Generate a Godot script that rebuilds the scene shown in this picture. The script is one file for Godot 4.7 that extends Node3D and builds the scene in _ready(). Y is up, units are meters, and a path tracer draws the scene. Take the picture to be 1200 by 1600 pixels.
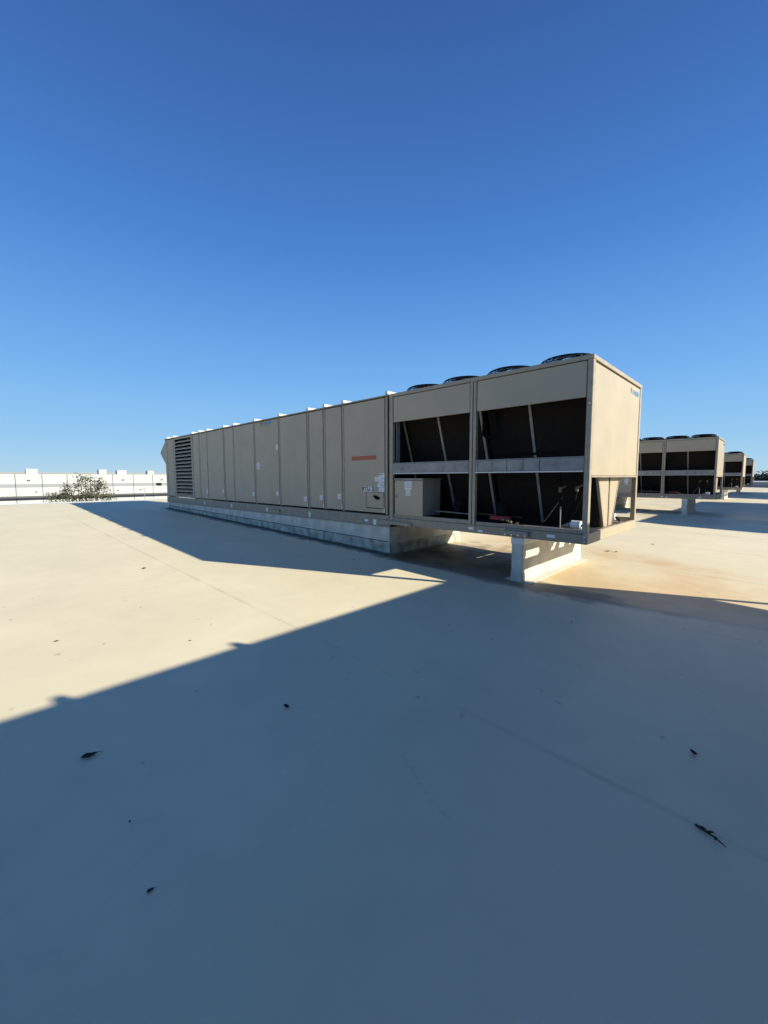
extends Node3D

# ---------------------------------------------------------------- constants
const W := 2.55            # depth of a rooftop unit
const H := 2.5             # its height above the base rail
const SUN := Vector3(-5.564, -3.069, 2.891)   # the way the sunlight travels
const EXPO := 1.5

var M := {}
var rng := RandomNumberGenerator.new()
var taken := {}

func roof_y(x: float) -> float:
	return -0.70 - 0.0235 * x

# ---------------------------------------------------------------- naming
func numbered(n: String) -> String:
	n = n.rstrip("0123456789").rstrip("_") if n.length() > 4 and n[n.length() - 4] == "_" and n.right(3).is_valid_int() else n
	if not taken.has(n):
		taken[n] = 0
		return n
	taken[n] += 1
	return "%s_%03d" % [n, taken[n]]

func tag(o: Node, label: String, category: String, group := "", kind := "") -> Node:
	o.set_meta("label", label)
	if category != "": o.set_meta("category", category)
	if group != "": o.set_meta("group", group)
	if kind != "": o.set_meta("kind", kind)
	return o

func thing(n: String, at: Vector3, label: String, category: String, group := "") -> Node3D:
	var o := Node3D.new()
	o.name = numbered(n)
	add_child(o)
	o.position = at
	tag(o, label, category, group)
	return o

func sub(n: String, parent: Node, at := Vector3.ZERO) -> Node3D:
	var o := Node3D.new()
	o.name = n
	parent.add_child(o, true)
	o.position = at
	return o

# ---------------------------------------------------------------- mesh helpers
func begin() -> SurfaceTool:
	var st := SurfaceTool.new()
	st.begin(Mesh.PRIMITIVE_TRIANGLES)
	st.set_smooth_group(-1)
	return st

# a triangle that faces away from c (front faces run clockwise)
func tri(st: SurfaceTool, a: Vector3, b: Vector3, d: Vector3, c: Vector3) -> void:
	var n := (b - a).cross(d - a)
	if n.dot((a + b + d) / 3.0 - c) > 0.0:
		var t := b; b = d; d = t
	st.add_vertex(a); st.add_vertex(b); st.add_vertex(d)

func quad(st: SurfaceTool, a: Vector3, b: Vector3, d: Vector3, e: Vector3, c: Vector3) -> void:
	tri(st, a, b, d, c); tri(st, a, d, e, c)

# box with chamfered edges
func cbox(st: SurfaceTool, p: Vector3, q: Vector3, ch := 0.0) -> void:
	var lo := Vector3(minf(p.x, q.x), minf(p.y, q.y), minf(p.z, q.z))
	var hi := Vector3(maxf(p.x, q.x), maxf(p.y, q.y), maxf(p.z, q.z))
	var c := (lo + hi) * 0.5
	var h := (hi - lo) * 0.5
	if ch <= 0.0:
		for ax in 3:
			for s in [-1.0, 1.0]:
				var u := (ax + 1) % 3
				var v := (ax + 2) % 3
				var pts := []
				for k in [[-1, -1], [1, -1], [1, 1], [-1, 1]]:
					var w := Vector3.ZERO
					w[ax] = s * h[ax]; w[u] = k[0] * h[u]; w[v] = k[1] * h[v]
					pts.append(c + w)
				quad(st, pts[0], pts[1], pts[2], pts[3], c)
		return
	ch = minf(ch, minf(h.x, minf(h.y, h.z)) * 0.9)
	for ax in 3:
		for s in [-1.0, 1.0]:
			var u := (ax + 1) % 3
			var v := (ax + 2) % 3
			var pts := []
			for k in [[-1, -1], [1, -1], [1, 1], [-1, 1]]:
				var w := Vector3.ZERO
				w[ax] = s * h[ax]; w[u] = k[0] * (h[u] - ch); w[v] = k[1] * (h[v] - ch)
				pts.append(c + w)
			quad(st, pts[0], pts[1], pts[2], pts[3], c)
	for ax in 3:                                   # the twelve edge strips
		var u := (ax + 1) % 3
		var v := (ax + 2) % 3
		for s in [-1.0, 1.0]:
			for t in [-1.0, 1.0]:
				var pts := []
				for k in [[-1.0, 0], [1.0, 0], [1.0, 1], [-1.0, 1]]:
					var w := Vector3.ZERO
					w[ax] = k[0] * (h[ax] - ch)
					w[u] = s * (h[u] - (ch if k[1] == 1 else 0.0))
					w[v] = t * (h[v] - (0.0 if k[1] == 1 else ch))
					pts.append(c + w)
				quad(st, pts[0], pts[1], pts[2], pts[3], c)
	for sx in [-1.0, 1.0]:
		for sy in [-1.0, 1.0]:
			for sz in [-1.0, 1.0]:
				var s := Vector3(sx, sy, sz)
				tri(st, c + s * Vector3(h.x, h.y - ch, h.z - ch), c + s * Vector3(h.x - ch, h.y, h.z - ch), c + s * Vector3(h.x - ch, h.y - ch, h.z), c)

# prism: convex outline in a plane, pushed along d
func prism(st: SurfaceTool, pts: Array, d: Vector3) -> void:
	var c := Vector3.ZERO
	for p in pts: c += p
	c = c / pts.size() + d * 0.5
	var n := pts.size()
	for i in range(1, n - 1):
		tri(st, pts[0], pts[i], pts[i + 1], c)
		tri(st, pts[0] + d, pts[i] + d, pts[i + 1] + d, c)
	for i in n:
		var j := (i + 1) % n
		quad(st, pts[i], pts[j], pts[j] + d, pts[i] + d, c)

# tube through points
func tube(st: SurfaceTool, pts: Array, r: float, sides := 8, r2 := -1.0, closed := false) -> void:
	var n := pts.size()
	var rings := []
	var prev := Vector3.UP
	for i in n:
		var a: Vector3 = pts[(i - 1 + n) % n] if closed or i > 0 else pts[i]
		var b: Vector3 = pts[(i + 1) % n] if closed or i < n - 1 else pts[i]
		var t := (b - a).normalized()
		var u := prev - t * prev.dot(t)
		if u.length() < 0.05:
			u = Vector3.RIGHT - t * t.x
			if u.length() < 0.05: u = Vector3.BACK - t * t.z
		u = u.normalized()
		prev = u
		var v := t.cross(u)
		var rr := r if r2 < 0.0 else lerpf(r, r2, float(i) / maxf(1.0, n - 1))
		var ring := []
		for k in sides:
			var an := TAU * k / sides
			ring.append(pts[i] + (u * cos(an) + v * sin(an)) * rr)
		rings.append(ring)
	var last := n if closed else n - 1
	for i in last:
		var j := (i + 1) % n
		var c: Vector3 = (pts[i] + pts[j]) * 0.5
		for k in sides:
			var l := (k + 1) % sides
			quad(st, rings[i][k], rings[i][l], rings[j][l], rings[j][k], c)
	if not closed:
		var inside: Vector3 = (pts[0] + pts[1]) * 0.5
		var inside2: Vector3 = (pts[n - 1] + pts[n - 2]) * 0.5
		for k in range(1, sides - 1):
			tri(st, rings[0][0], rings[0][k], rings[0][k + 1], inside)
			tri(st, rings[n - 1][0], rings[n - 1][k], rings[n - 1][k + 1], inside2)

# lathe round the y axis at c: profile of Vector2(radius, height), drawn from outside
func lathe(st: SurfaceTool, c: Vector3, prof: Array, sides := 24) -> void:
	for i in prof.size() - 1:
		var a: Vector2 = prof[i]
		var b: Vector2 = prof[i + 1]
		for k in sides:
			var t0 := TAU * k / sides
			var t1 := TAU * (k + 1) / sides
			var p0 := c + Vector3(cos(t0) * a.x, a.y, sin(t0) * a.x)
			var p1 := c + Vector3(cos(t1) * a.x, a.y, sin(t1) * a.x)
			var p2 := c + Vector3(cos(t1) * b.x, b.y, sin(t1) * b.x)
			var p3 := c + Vector3(cos(t0) * b.x, b.y, sin(t0) * b.x)
			for f in [[p0, p3, p2], [p0, p2, p1]]:
				if (f[1] - f[0]).cross(f[2] - f[0]).length() > 1e-9:
					# heading up on the outside: clockwise seen from outside
					st.add_vertex(f[0]); st.add_vertex(f[1]); st.add_vertex(f[2])

func obj(n: String, st: SurfaceTool, m: Material, parent: Node = self, label := "") -> MeshInstance3D:
	st.generate_normals()
	var o := MeshInstance3D.new()
	o.mesh = st.commit()
	o.material_override = m
	o.name = numbered(n) if parent == self else n
	parent.add_child(o, true)
	if label != "": o.set_meta("label", label)
	return o

func box(n: String, p: Vector3, q: Vector3, m: Material, parent: Node = self, ch := 0.004, label := "") -> MeshInstance3D:
	var st := begin()
	cbox(st, p, q, ch)
	return obj(n, st, m, parent, label)

func share(n: String, mesh: Mesh, m: Material, parent: Node, at := Vector3.ZERO, turn := 0.0) -> MeshInstance3D:
	var o := MeshInstance3D.new()
	o.mesh = mesh
	o.material_override = m
	o.name = n
	parent.add_child(o, true)
	o.position = at
	o.rotation.y = turn
	return o

# ---------------------------------------------------------------- materials
func lin(r: float, g: float, b: float) -> Color:
	return Color(r, g, b).linear_to_srgb()

func noise_tex(size: int, freq: float, lo: Color, hi: Color, seed_: int, oct := 4, mid := 0.5) -> NoiseTexture2D:
	var n := FastNoiseLite.new()
	n.seed = seed_
	n.frequency = freq
	n.fractal_octaves = oct
	var t := NoiseTexture2D.new()
	t.noise = n; t.width = size; t.height = size
	t.seamless = true
	var g := Gradient.new()
	g.set_color(0, lo); g.set_color(1, hi)
	g.add_point(mid, lo.lerp(hi, 0.5))
	t.color_ramp = g
	return t

func plain(c: Color, rough := 0.6, metal := 0.0) -> StandardMaterial3D:
	var m := StandardMaterial3D.new()
	m.albedo_color = c
	m.roughness = rough
	m.metallic = metal
	return m

func mottled(c: Color, rough: float, tex: Texture2D, scale: float, metal := 0.0, world := true) -> StandardMaterial3D:
	var m := plain(c, rough, metal)
	m.albedo_texture = tex
	m.uv1_triplanar = true
	m.uv1_world_triplanar = world
	m.uv1_scale = Vector3.ONE * scale
	return m

func make_materials() -> void:
	var soft := noise_tex(512, 0.006, Color(0.945, 0.945, 0.94), Color(1, 1, 1), 3, 5)
	var streak := noise_tex(512, 0.012, Color(0.88, 0.88, 0.87), Color(1, 1, 1), 8, 5)
	var worn := noise_tex(512, 0.02, Color(0.62, 0.62, 0.62), Color(1, 1, 1), 21, 5, 0.35)
	M.paint = mottled(lin(0.47, 0.385, 0.27), 0.5, soft, 0.35)
	M.paint_frame = mottled(lin(0.45, 0.37, 0.265), 0.5, streak, 0.8)
	M.rail = mottled(lin(0.37, 0.31, 0.23), 0.55, streak, 1.1)
	M.galv = mottled(lin(0.37, 0.355, 0.325), 0.55, noise_tex(512, 0.012, Color(0.72, 0.72, 0.72), Color(1, 1, 1), 22, 4, 0.25), 0.7, 0.1)
	M.zinc = plain(lin(0.55, 0.56, 0.56), 0.35, 0.7)
	M.core = plain(lin(0.025, 0.022, 0.02), 0.9)
	M.rib = plain(lin(0.62, 0.60, 0.54), 0.5)
	M.grime = mottled(lin(0.30, 0.29, 0.235), 0.9, noise_tex(512, 0.02, Color(0.28, 0.29, 0.25), Color(1, 1, 1), 63, 5, 0.55), 0.6)
	M.coil = mottled(lin(0.026, 0.0215, 0.018), 0.9, streak, 1.0)
	M.black = plain(lin(0.010, 0.010, 0.011), 0.8)
	M.black.metallic_specular = 0.2
	M.core.metallic_specular = 0.2
	M.coil.metallic_specular = 0.15
	M.rubber = plain(lin(0.012, 0.012, 0.012), 0.85)
	M.rubber.metallic_specular = 0.2
	M.copper = plain(lin(0.20, 0.10, 0.06), 0.5, 0.5)
	M.brass = plain(lin(0.22, 0.18, 0.11), 0.6, 0.3)
	M.red = plain(lin(0.30, 0.03, 0.035), 0.6)
	M.white_part = plain(lin(0.78, 0.78, 0.77), 0.5)
	M.pan = mottled(lin(0.06, 0.054, 0.048), 0.6, worn, 1.2)
	M.blue = plain(lin(0.06, 0.34, 0.60), 0.5)
	M.ink = plain(lin(0.012, 0.012, 0.013), 0.6)
	M.orange = mottled(lin(0.62, 0.17, 0.07), 0.6, worn, 6.0)
	M.sticker = plain(lin(0.78, 0.78, 0.76), 0.55)
	M.sticker_grey = plain(lin(0.36, 0.37, 0.37), 0.5)
	M.print = plain(Color.WHITE, 0.6)
	M.print.albedo_texture = print_texture()
	M.flash = mottled(lin(0.72, 0.69, 0.60), 0.6, noise_tex(512, 0.01, Color(0.86, 0.85, 0.82), Color(1, 1, 1), 31, 5), 0.5)
	M.moss = mottled(lin(0.68, 0.655, 0.57), 0.75, noise_tex(512, 0.012, Color(0.6, 0.61, 0.55), Color(1, 1, 1), 37, 5, 0.42), 0.45)
	M.edge = plain(lin(0.72, 0.72, 0.70), 0.4)
	M.leaf_dry = mottled(lin(0.035, 0.026, 0.018), 0.85, streak, 30.0)
	M.leaf_pale = mottled(lin(0.16, 0.11, 0.06), 0.85, streak, 30.0)
	M.bark = mottled(lin(0.10, 0.075, 0.055), 0.9, streak, 3.0)
	var lf := StandardMaterial3D.new()
	lf.vertex_color_use_as_albedo = true
	lf.roughness = 0.7
	lf.backlight_enabled = true
	lf.backlight = Color(0.25, 0.28, 0.08)
	lf.cull_mode = BaseMaterial3D.CULL_DISABLED
	M.leaves = lf
	M.wh_white = mottled(lin(0.56, 0.555, 0.53), 0.75, soft, 0.05)
	M.wh_grey = plain(lin(0.30, 0.305, 0.31), 0.75)
	M.wh_roof = plain(lin(0.30, 0.295, 0.28), 0.8)
	M.wh_dark = plain(lin(0.10, 0.10, 0.10), 0.7)
	M.glass_dark = plain(lin(0.012, 0.013, 0.015), 0.15)
	M.ground = mottled(lin(0.12, 0.115, 0.09), 0.95, noise_tex(512, 0.02, Color(0.6, 0.65, 0.6), Color(1, 1, 1), 41, 5), 0.01)
	M.wall_out = plain(lin(0.55, 0.54, 0.52), 0.8)

# small print of notices and data plates
func print_texture() -> ImageTexture:
	var im := Image.create(96, 128, false, Image.FORMAT_RGB8)
	im.fill(Color(0.90, 0.90, 0.88))
	rng.seed = 5
	var y := 6
	while y < 122:
		var hh := rng.randi_range(2, 4)
		var x := 6
		while x < 86:
			var ww := rng.randi_range(4, 16)
			if rng.randf() < 0.72:
				im.fill_rect(Rect2i(x, y, mini(ww, 90 - x), hh), Color(0.48, 0.48, 0.50))
			x += ww + 3
		y += hh + rng.randi_range(3, 7)
	im.fill_rect(Rect2i(6, 6, 40, 6), Color(0.15, 0.15, 0.16))
	return ImageTexture.create_from_image(im)

# flat printed label, its face towards +z, with its own UVs
func printed(n: String, p: Vector3, size: Vector2, m: Material, parent: Node, turn := 0.0, label := "") -> MeshInstance3D:
	var st := begin()
	var t := 0.0015
	cbox(st, Vector3(-size.x / 2, -size.y / 2, -t), Vector3(size.x / 2, size.y / 2, 0), 0.0)
	st.generate_normals()
	var arr := st.commit_to_arrays()
	var uv := PackedVector2Array()
	for v in arr[Mesh.ARRAY_VERTEX]:
		uv.append(Vector2(v.x / size.x + 0.5, 0.5 - v.y / size.y))
	arr[Mesh.ARRAY_TEX_UV] = uv
	var am := ArrayMesh.new()
	am.add_surface_from_arrays(Mesh.PRIMITIVE_TRIANGLES, arr)
	var o := share(n, am, m, parent, p, turn)
	if label != "": o.set_meta("label", label)
	return o

func lettering(n: String, text: String, hgt: float, p: Vector3, m: Material, parent: Node, turn := 0.0, wide := 1.0) -> MeshInstance3D:
	var tm := TextMesh.new()
	var f := SystemFont.new()
	f.font_names = PackedStringArray(["Droid Sans"])
	f.font_weight = 700 if text.begins_with("R") else 500
	tm.font = f
	tm.text = text
	tm.font_size = 64
	tm.pixel_size = hgt / 46.0
	tm.depth = 0.003
	var o := share(n, tm, m, parent, p, turn)
	o.scale = Vector3(wide, 1, 1)
	return o

# the maker's mark: a small dark and blue parallelogram before blue capitals
func logo(p: Vector3, width: float, parent: Node, turn: float) -> void:
	var root := sub("maker_logo", parent, p)
	root.rotation.y = turn
	var h := width * 0.14
	var a := begin()
	prism(a, [Vector3(0, -h * 0.1, 0), Vector3(h * 0.35, h * 0.75, 0), Vector3(h * 0.6, h * 0.35, 0), Vector3(h * 0.25, -h * 0.5, 0)], Vector3(0, 0, 0.002))
	obj("dark_mark", a, M.ink, root)
	var b := begin()
	prism(b, [Vector3(h * 0.42, h * 0.75, 0), Vector3(h * 1.0, h * 0.75, 0), Vector3(h * 0.66, h * 0.36, 0)], Vector3(0, 0, 0.002))
	obj("blue_mark", b, M.blue, root)
	lettering("lettering", "DAIKIN", h, Vector3(h * 1.15 + width * 0.4, 0, 0.001), M.blue, root, 0.0, 1.15)

# ---------------------------------------------------------------- the rooftop unit
# local axes: x along its length (0 = condenser end, minus = towards the intake), z = 0 the front, y = 0 the underside of the condenser base
const SEAMS := [-16.30, -16.00, -15.30, -13.41, -12.78, -12.11, -10.84, -10.16, -8.87, -7.57, -6.30, -5.67, -5.01, -3.70]

func fan_meshes() -> Dictionary:
	var d := {}
	var c := begin()
	lathe(c, Vector3.ZERO, [Vector2(0.445, 0.0), Vector2(0.43, 0.045), Vector2(0.41, 0.05), Vector2(0.395, 0.045), Vector2(0.39, 0.0)], 32)
	c.generate_normals()
	d.collar = c.commit()
	var g := begin()
	var prof := [Vector2(0.425, 0.045), Vector2(0.424, 0.075), Vector2(0.42, 0.105), Vector2(0.41, 0.135), Vector2(0.39, 0.158), Vector2(0.36, 0.172), Vector2(0.325, 0.180), Vector2(0.285, 0.184), Vector2(0.24, 0.187), Vector2(0.195, 0.189), Vector2(0.15, 0.19), Vector2(0.105, 0.19)]
	for k in prof.size():
		var ring := []
		for s in 26:
			var a := TAU * s / 26
			ring.append(Vector3(cos(a) * prof[k].x, prof[k].y, sin(a) * prof[k].x))
		tube(g, ring, 0.005, 4, -1.0, true)
	for s in 28:
		var a := TAU * s / 28
		var w := []
		for k in prof.size():
			w.append(Vector3(cos(a) * prof[k].x, prof[k].y, sin(a) * prof[k].x))
		tube(g, w, 0.005, 4)
	g.generate_normals()
	d.guard = g.commit()
	var h := begin()
	lathe(h, Vector3.ZERO, [Vector2(0.12, 0.0), Vector2(0.12, 0.145), Vector2(0.09, 0.175), Vector2(0.0, 0.18)], 14)
	h.generate_normals()
	d.hub = h.commit()
	var b := begin()
	prism(b, [Vector3(0.08, 0.07, -0.05), Vector3(0.37, 0.05, -0.14), Vector3(0.37, 0.14, 0.14), Vector3(0.08, 0.12, 0.06)], Vector3(0, 0.004, 0))
	b.generate_normals()
	d.blade = b.commit()
	var w := begin()
	lathe(w, Vector3.ZERO, [Vector2(0.39, 0.014), Vector2(0.0, 0.014)], 24)
	w.generate_normals()
	d.well = w.commit()
	return d

func bolt_row(parent: Node, at: Vector3, step: Vector3, n: int) -> void:
	var st := begin()
	prism(st, hexagon(0.013), Vector3(0, 0, 0.010))
	st.generate_normals()
	var m := st.commit()
	for k in n:
		share("bolt", m, M.zinc, parent, at + step * k)

func hexagon(r: float) -> Array:
	var a := []
	for k in 6: a.append(Vector3(cos(TAU * k / 6) * r, sin(TAU * k / 6) * r, 0))
	return a

func coil_z(y: float) -> float:         # the outer face of the front coil
	return -0.75 + (y - 0.91) * 0.333

func make_unit() -> Node3D:
	var u := thing("rooftop_unit", Vector3.ZERO, "long taupe rooftop air unit in front carrying the RTU-3 placard", "rooftop unit", "packaged rooftop units in a row")
	# ---- base
	box("base_rail", Vector3(-16.3, -0.066, 0.004), Vector3(-3.66, 0.165, -0.06), M.rail, u, 0.006)
	box("base_rail", Vector3(-3.655, 0.0, 0.0), Vector3(-0.005, 0.132, -0.05), M.rail, u, 0.006)
	box("base_rail", Vector3(-0.05, 0.0, -0.002), Vector3(0.004, 0.150, -W + 0.002), M.paint, u, 0.006)
	box("base_rail", Vector3(-3.655, 0.0, -W), Vector3(-0.005, 0.150, -W + 0.05), M.rail, u, 0.006)
	box("base_rail", Vector3(-16.3, -0.066, -W), Vector3(-3.66, 0.165, -W + 0.06), M.rail, u, 0.006)
	box("base_flange", Vector3(-16.28, -0.062, 0.022), Vector3(-3.70, -0.046, 0.004), M.galv, u, 0.003)
	# lifting brackets, their bolts, and the small notices along the rail
	for bx_ in [[-1.20, -0.80, 0.085, 0.030], [-8.0, -7.62, 0.06, 0.0]]:
		var lb := box("lifting_bracket", Vector3(bx_[0], bx_[3], 0.05), Vector3(bx_[1], bx_[2] + 0.02, 0.006), M.rail, u, 0.008)
		bolt_row(lb, Vector3(bx_[0] + 0.04, bx_[3] + 0.012, 0.05), Vector3(0.105, 0, 0), 4)
	var ch := begin()
	prism(ch, [Vector3(-3.95, 0.085, 0.004), Vector3(-3.06, 0.055, 0.004), Vector3(-3.06, 0.0, 0.004), Vector3(-3.95, 0.0, 0.004)], Vector3(0, 0, 0.035))
	var cov := obj("splice_cover", ch, M.rail, u)
	bolt_row(cov, Vector3(-3.88, 0.015, 0.038), Vector3(0.10, 0, 0), 8)
	for q in [[-1.79, 0.075, 0.10, 0.045], [-1.62, 0.045, 0.09, 0.035], [-0.48, 0.072, 0.12, 0.045], [-6.30, 0.03, 0.07, 0.13], [-4.30, 0.03, 0.10, 0.05], [-4.05, 0.01, 0.09, 0.11], [-12.5, 0.05, 0.09, 0.10], [-10.45, 0.05, 0.09, 0.11], [-8.3, 0.04, 0.09, 0.10]]:
		printed("notice", Vector3(q[0], q[1], 0.0075), Vector2(q[2], q[3]), M.sticker, u)
	for yy in [0.035, 0.10]:
		for xx in [-0.03, -3.6, -14.9, -12.0, -9.4, -5.1]:
			bolt_row(u, Vector3(xx, yy, 0.002 if xx > -3.62 else 0.004), Vector3.ZERO, 1)
	# ---- the long cabinet
	var cab := begin()
	cbox(cab, Vector3(-16.28, 0.166, -0.06), Vector3(-15.215, 2.470, -W + 0.01), 0.0)
	cbox(cab, Vector3(-13.545, 0.166, -0.06), Vector3(-3.69, 2.470, -W + 0.01), 0.0)
	cbox(cab, Vector3(-15.214, 0.166, -0.5), Vector3(-13.546, 2.470, -W + 0.01), 0.0)
	obj("cabinet", cab, M.core, u)
	box("inner_panel", Vector3(-3.55, 1.20, -0.09), Vector3(-3.535, 2.40, -0.19), M.galv, u, 0.002)
	box("back_panel", Vector3(-16.28, 0.17, -W + 0.008), Vector3(-3.69, 2.47, -W - 0.004), M.paint, u, 0.004)
	box("end_panel", Vector3(-16.31, 0.17, -0.01), Vector3(-16.281, 2.47, -W), M.paint, u, 0.004)
	box("top_trim", Vector3(-16.31, 2.474, 0.012), Vector3(-3.66, 2.50, -0.05), M.rail, u, 0.004)
	box("roof_panel", Vector3(-16.31, 2.474, -0.052), Vector3(-3.66, 2.503, -W - 0.01), M.paint, u, 0.004)
	for k in SEAMS.size() - 1:
		var a: float = SEAMS[k]
		var b: float = SEAMS[k + 1]
		if k == 2:                                   # intake louvre
			var lv := sub("intake_louver", u)
			var fr := begin()
			cbox(fr, Vector3(a + 0.01, 0.18, 0.0), Vector3(a + 0.10, 2.465, -0.034), 0.004)
			cbox(fr, Vector3(b - 0.14, 0.18, 0.0), Vector3(b - 0.01, 2.465, -0.034), 0.004)
			cbox(fr, Vector3(a + 0.10, 0.18, -0.002), Vector3(b - 0.14, 0.25, -0.034), 0.004)
			cbox(fr, Vector3(a + 0.10, 2.40, -0.002), Vector3(b - 0.14, 2.465, -0.034), 0.004)
			obj("frame", fr, M.paint_frame, lv)
			var sl := begin()
			prism(sl, [Vector3(0, 0.012, 0.0), Vector3(0, -0.022, 0.0), Vector3(0, 0.060, -0.085), Vector3(0, 0.066, -0.082)], Vector3(b - a - 0.24, 0, 0))
			sl.generate_normals()
			var slm := sl.commit()
			for s in 16:
				share("slat", slm, M.paint_frame, lv, Vector3(a + 0.10, 0.285 + s * 0.1335, -0.004))
			continue
		var narrow := b - a < 0.75
		var dr := sub("access_panel" if narrow else "access_door", u)
		var zf := 0.0 if not narrow else -0.006
		box("sheet", Vector3(a + 0.014, 0.205, zf), Vector3(b - 0.080, 2.455, -0.040), M.paint, dr, 0.006)
		box("jamb", Vector3(b - 0.060, 0.182, zf - 0.004), Vector3(b - 0.006, 2.462, -0.045), M.paint_frame, dr, 0.005)
		if k > 3:
			box("latch", Vector3(b - 0.094, 0.215, zf + 0.014), Vector3(b - 0.062, 0.305, zf + 0.001), M.zinc, dr, 0.004)
			for hy in [0.75, 1.35, 1.95]:
				box("hinge", Vector3(b - 0.086, hy, zf + 0.006), Vector3(b - 0.062, hy + 0.09, zf + 0.0005), M.rail, dr, 0.002)
			if not k in [6]:
				printed("notice", Vector3(b - 0.175, 0.40 + 0.05 * (k % 3), zf + 0.002), Vector2(0.12, 0.12), M.print, dr)
	# notices higher up on single doors
	printed("notice", Vector3(-8.73, 1.25, 0.002), Vector2(0.15, 0.19), M.print, u)
	printed("notice", Vector3(-7.72, 1.72, 0.002), Vector2(0.10, 0.14), M.print, u)
	# raised ribs across the roof at every joint
	var rib := begin()
	cbox(rib, Vector3(-0.035, 2.503, 0.028), Vector3(0.035, 2.566, -W - 0.02), 0.006)
	rib.generate_normals()
	var ribm := rib.commit()
	for s in SEAMS:
		if s > -16.2: share("roof_rib", ribm, M.rib, u, Vector3(s, 0, 0))
	# rain hood at the far end
	var hood := begin()
	prism(hood, [Vector3(-16.312, 2.44, -0.04), Vector3(-16.98, 2.02, -0.04), Vector3(-16.98, 1.93, -0.04), Vector3(-16.312, 1.42, -0.04)], Vector3(0, 0, -W + 0.08))
	obj("rain_hood", hood, M.paint, u)
	# ---- what is stuck on the last door: stripe, placard, data plates, disconnect
	printed("orange_decal", Vector3(-4.38, 1.315, 0.0025), Vector2(0.74, 0.085), M.orange, u, 0.0, "faded orange strip decal")
	var pl := printed("unit_placard", Vector3(-4.255, 0.675, 0.0025), Vector2(0.31, 0.105), M.sticker, u, 0.0, "white placard reading RTU-3 in black")
	lettering("lettering", "RTU-3", 0.088, Vector3(0, 0, 0.001), M.ink, pl, 0.0, 1.0)
	printed("data_plate", Vector3(-3.855, 0.815, 0.0025), Vector2(0.15, 0.37), M.print, u)
	printed("data_plate", Vector3(-3.985, 0.885, 0.0035), Vector2(0.13, 0.10), M.print, u)
	printed("data_plate", Vector3(-4.06, 0.745, 0.0045), Vector2(0.09, 0.16), M.sticker_grey, u)
	printed("data_plate", Vector3(-3.945, 0.755, 0.0035), Vector2(0.06, 0.06), M.sticker, u)
	var dc := sub("disconnect_cover", u)
	box("frame", Vector3(-4.31, 0.285, 0.004), Vector3(-3.795, 0.62, 0.0005), M.core, dc, 0.001)
	box("plate", Vector3(-4.29, 0.30, 0.014), Vector3(-3.795, 0.615, 0.003), M.paint, dc, 0.004)
	var hd := begin()
	prism(hd, [Vector3(-4.06, 0.545, 0.014), Vector3(-4.03, 0.555, 0.014), Vector3(-3.90, 0.515, 0.014), Vector3(-3.91, 0.475, 0.014), Vector3(-3.96, 0.47, 0.014)], Vector3(0, 0, 0.045))
	obj("handle", hd, M.black, dc)
	logo(Vector3(-8.52, 2.385, 0.0025), 0.60, u, 0.0)
	# ---- condenser section: frame
	for z in [0.0, -W]:
		var s := -1.0 if z == 0.0 else 1.0
		box("post", Vector3(-3.650, 0.133, z + s * 0.001), Vector3(-3.560, 2.44, z + s * 0.07), M.paint_frame, u, 0.005)
		box("post", Vector3(-1.850, 0.133, z + s * 0.001), Vector3(-1.800, 2.44, z + s * 0.07), M.paint_frame, u, 0.005)
		box("post", Vector3(-1.788, 0.133, z + s * 0.003), Vector3(-1.735, 2.44, z + s * 0.07), M.paint_frame, u, 0.005)
		box("post", Vector3(-0.072, 0.151, z + s * 0.001), Vector3(0.0, 2.44, z + s * 0.085), M.paint_frame, u, 0.005)
		box("top_rail", Vector3(-3.655, 2.441, z - s * 0.003), Vector3(0.004, 2.50, z + s * 0.06), M.paint_frame, u, 0.005)
		box("sill", Vector3(-3.555, 0.133, z + s * 0.025), Vector3(-1.855, 0.205, z + s * 0.06), M.rail, u, 0.004)
		box("sill", Vector3(-1.732, 0.133, z + s * 0.025), Vector3(-0.076, 0.190, z + s * 0.06), M.rail, u, 0.004)
		box("upper_panel", Vector3(-3.550, 1.962, z + s * 0.012), Vector3(-1.862, 2.432, z + s * 0.04), M.paint, u, 0.005)
		box("upper_panel", Vector3(-1.725, 1.962, z + s * 0.012), Vector3(-0.084, 2.432, z + s * 0.04), M.paint, u, 0.005)
		for r in [[-3.555, -1.855], [-1.732, -1.69], [-1.684, -1.438], [-1.432, -1.19], [-1.184, -0.93], [-0.924, -0.68], [-0.674, -0.076]]:
			box("middle_rail", Vector3(r[0], 1.0, z + s * 0.004), Vector3(r[1], 1.175, z + s * 0.10), M.galv, u, 0.004)
		for r in [[-3.555, -1.855], [-1.732, -0.076]]:
			box("rail_lip", Vector3(r[0], 0.978, z - s * 0.008), Vector3(r[1], 0.998, z + s * 0.10), M.zinc, u, 0.003)
			box("rail_lip", Vector3(r[0], 1.177, z + s * 0.002), Vector3(r[1], 1.190, z + s * 0.10), M.galv, u, 0.003)
	box("lamp_button", Vector3(-0.05, 1.855, 0.014), Vector3(-0.02, 1.885, 0.0), M.zinc, u, 0.006)
	# end wall
	box("end_panel", Vector3(-0.03, 0.93, -0.092), Vector3(-0.004, 2.415, -W + 0.115), M.paint, u, 0.005)
	box("top_rail", Vector3(-0.06, 2.4405, -0.062), Vector3(0.0035, 2.4995, -W + 0.062), M.paint_frame, u, 0.005)
	box("end_trim", Vector3(-0.04, 0.905, -0.088), Vector3(0.004, 0.927, -W + 0.088), M.paint_frame, u, 0.003)
	logo(Vector3(-0.003, 2.30, -1.85), 0.55, u, PI / 2)
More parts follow.
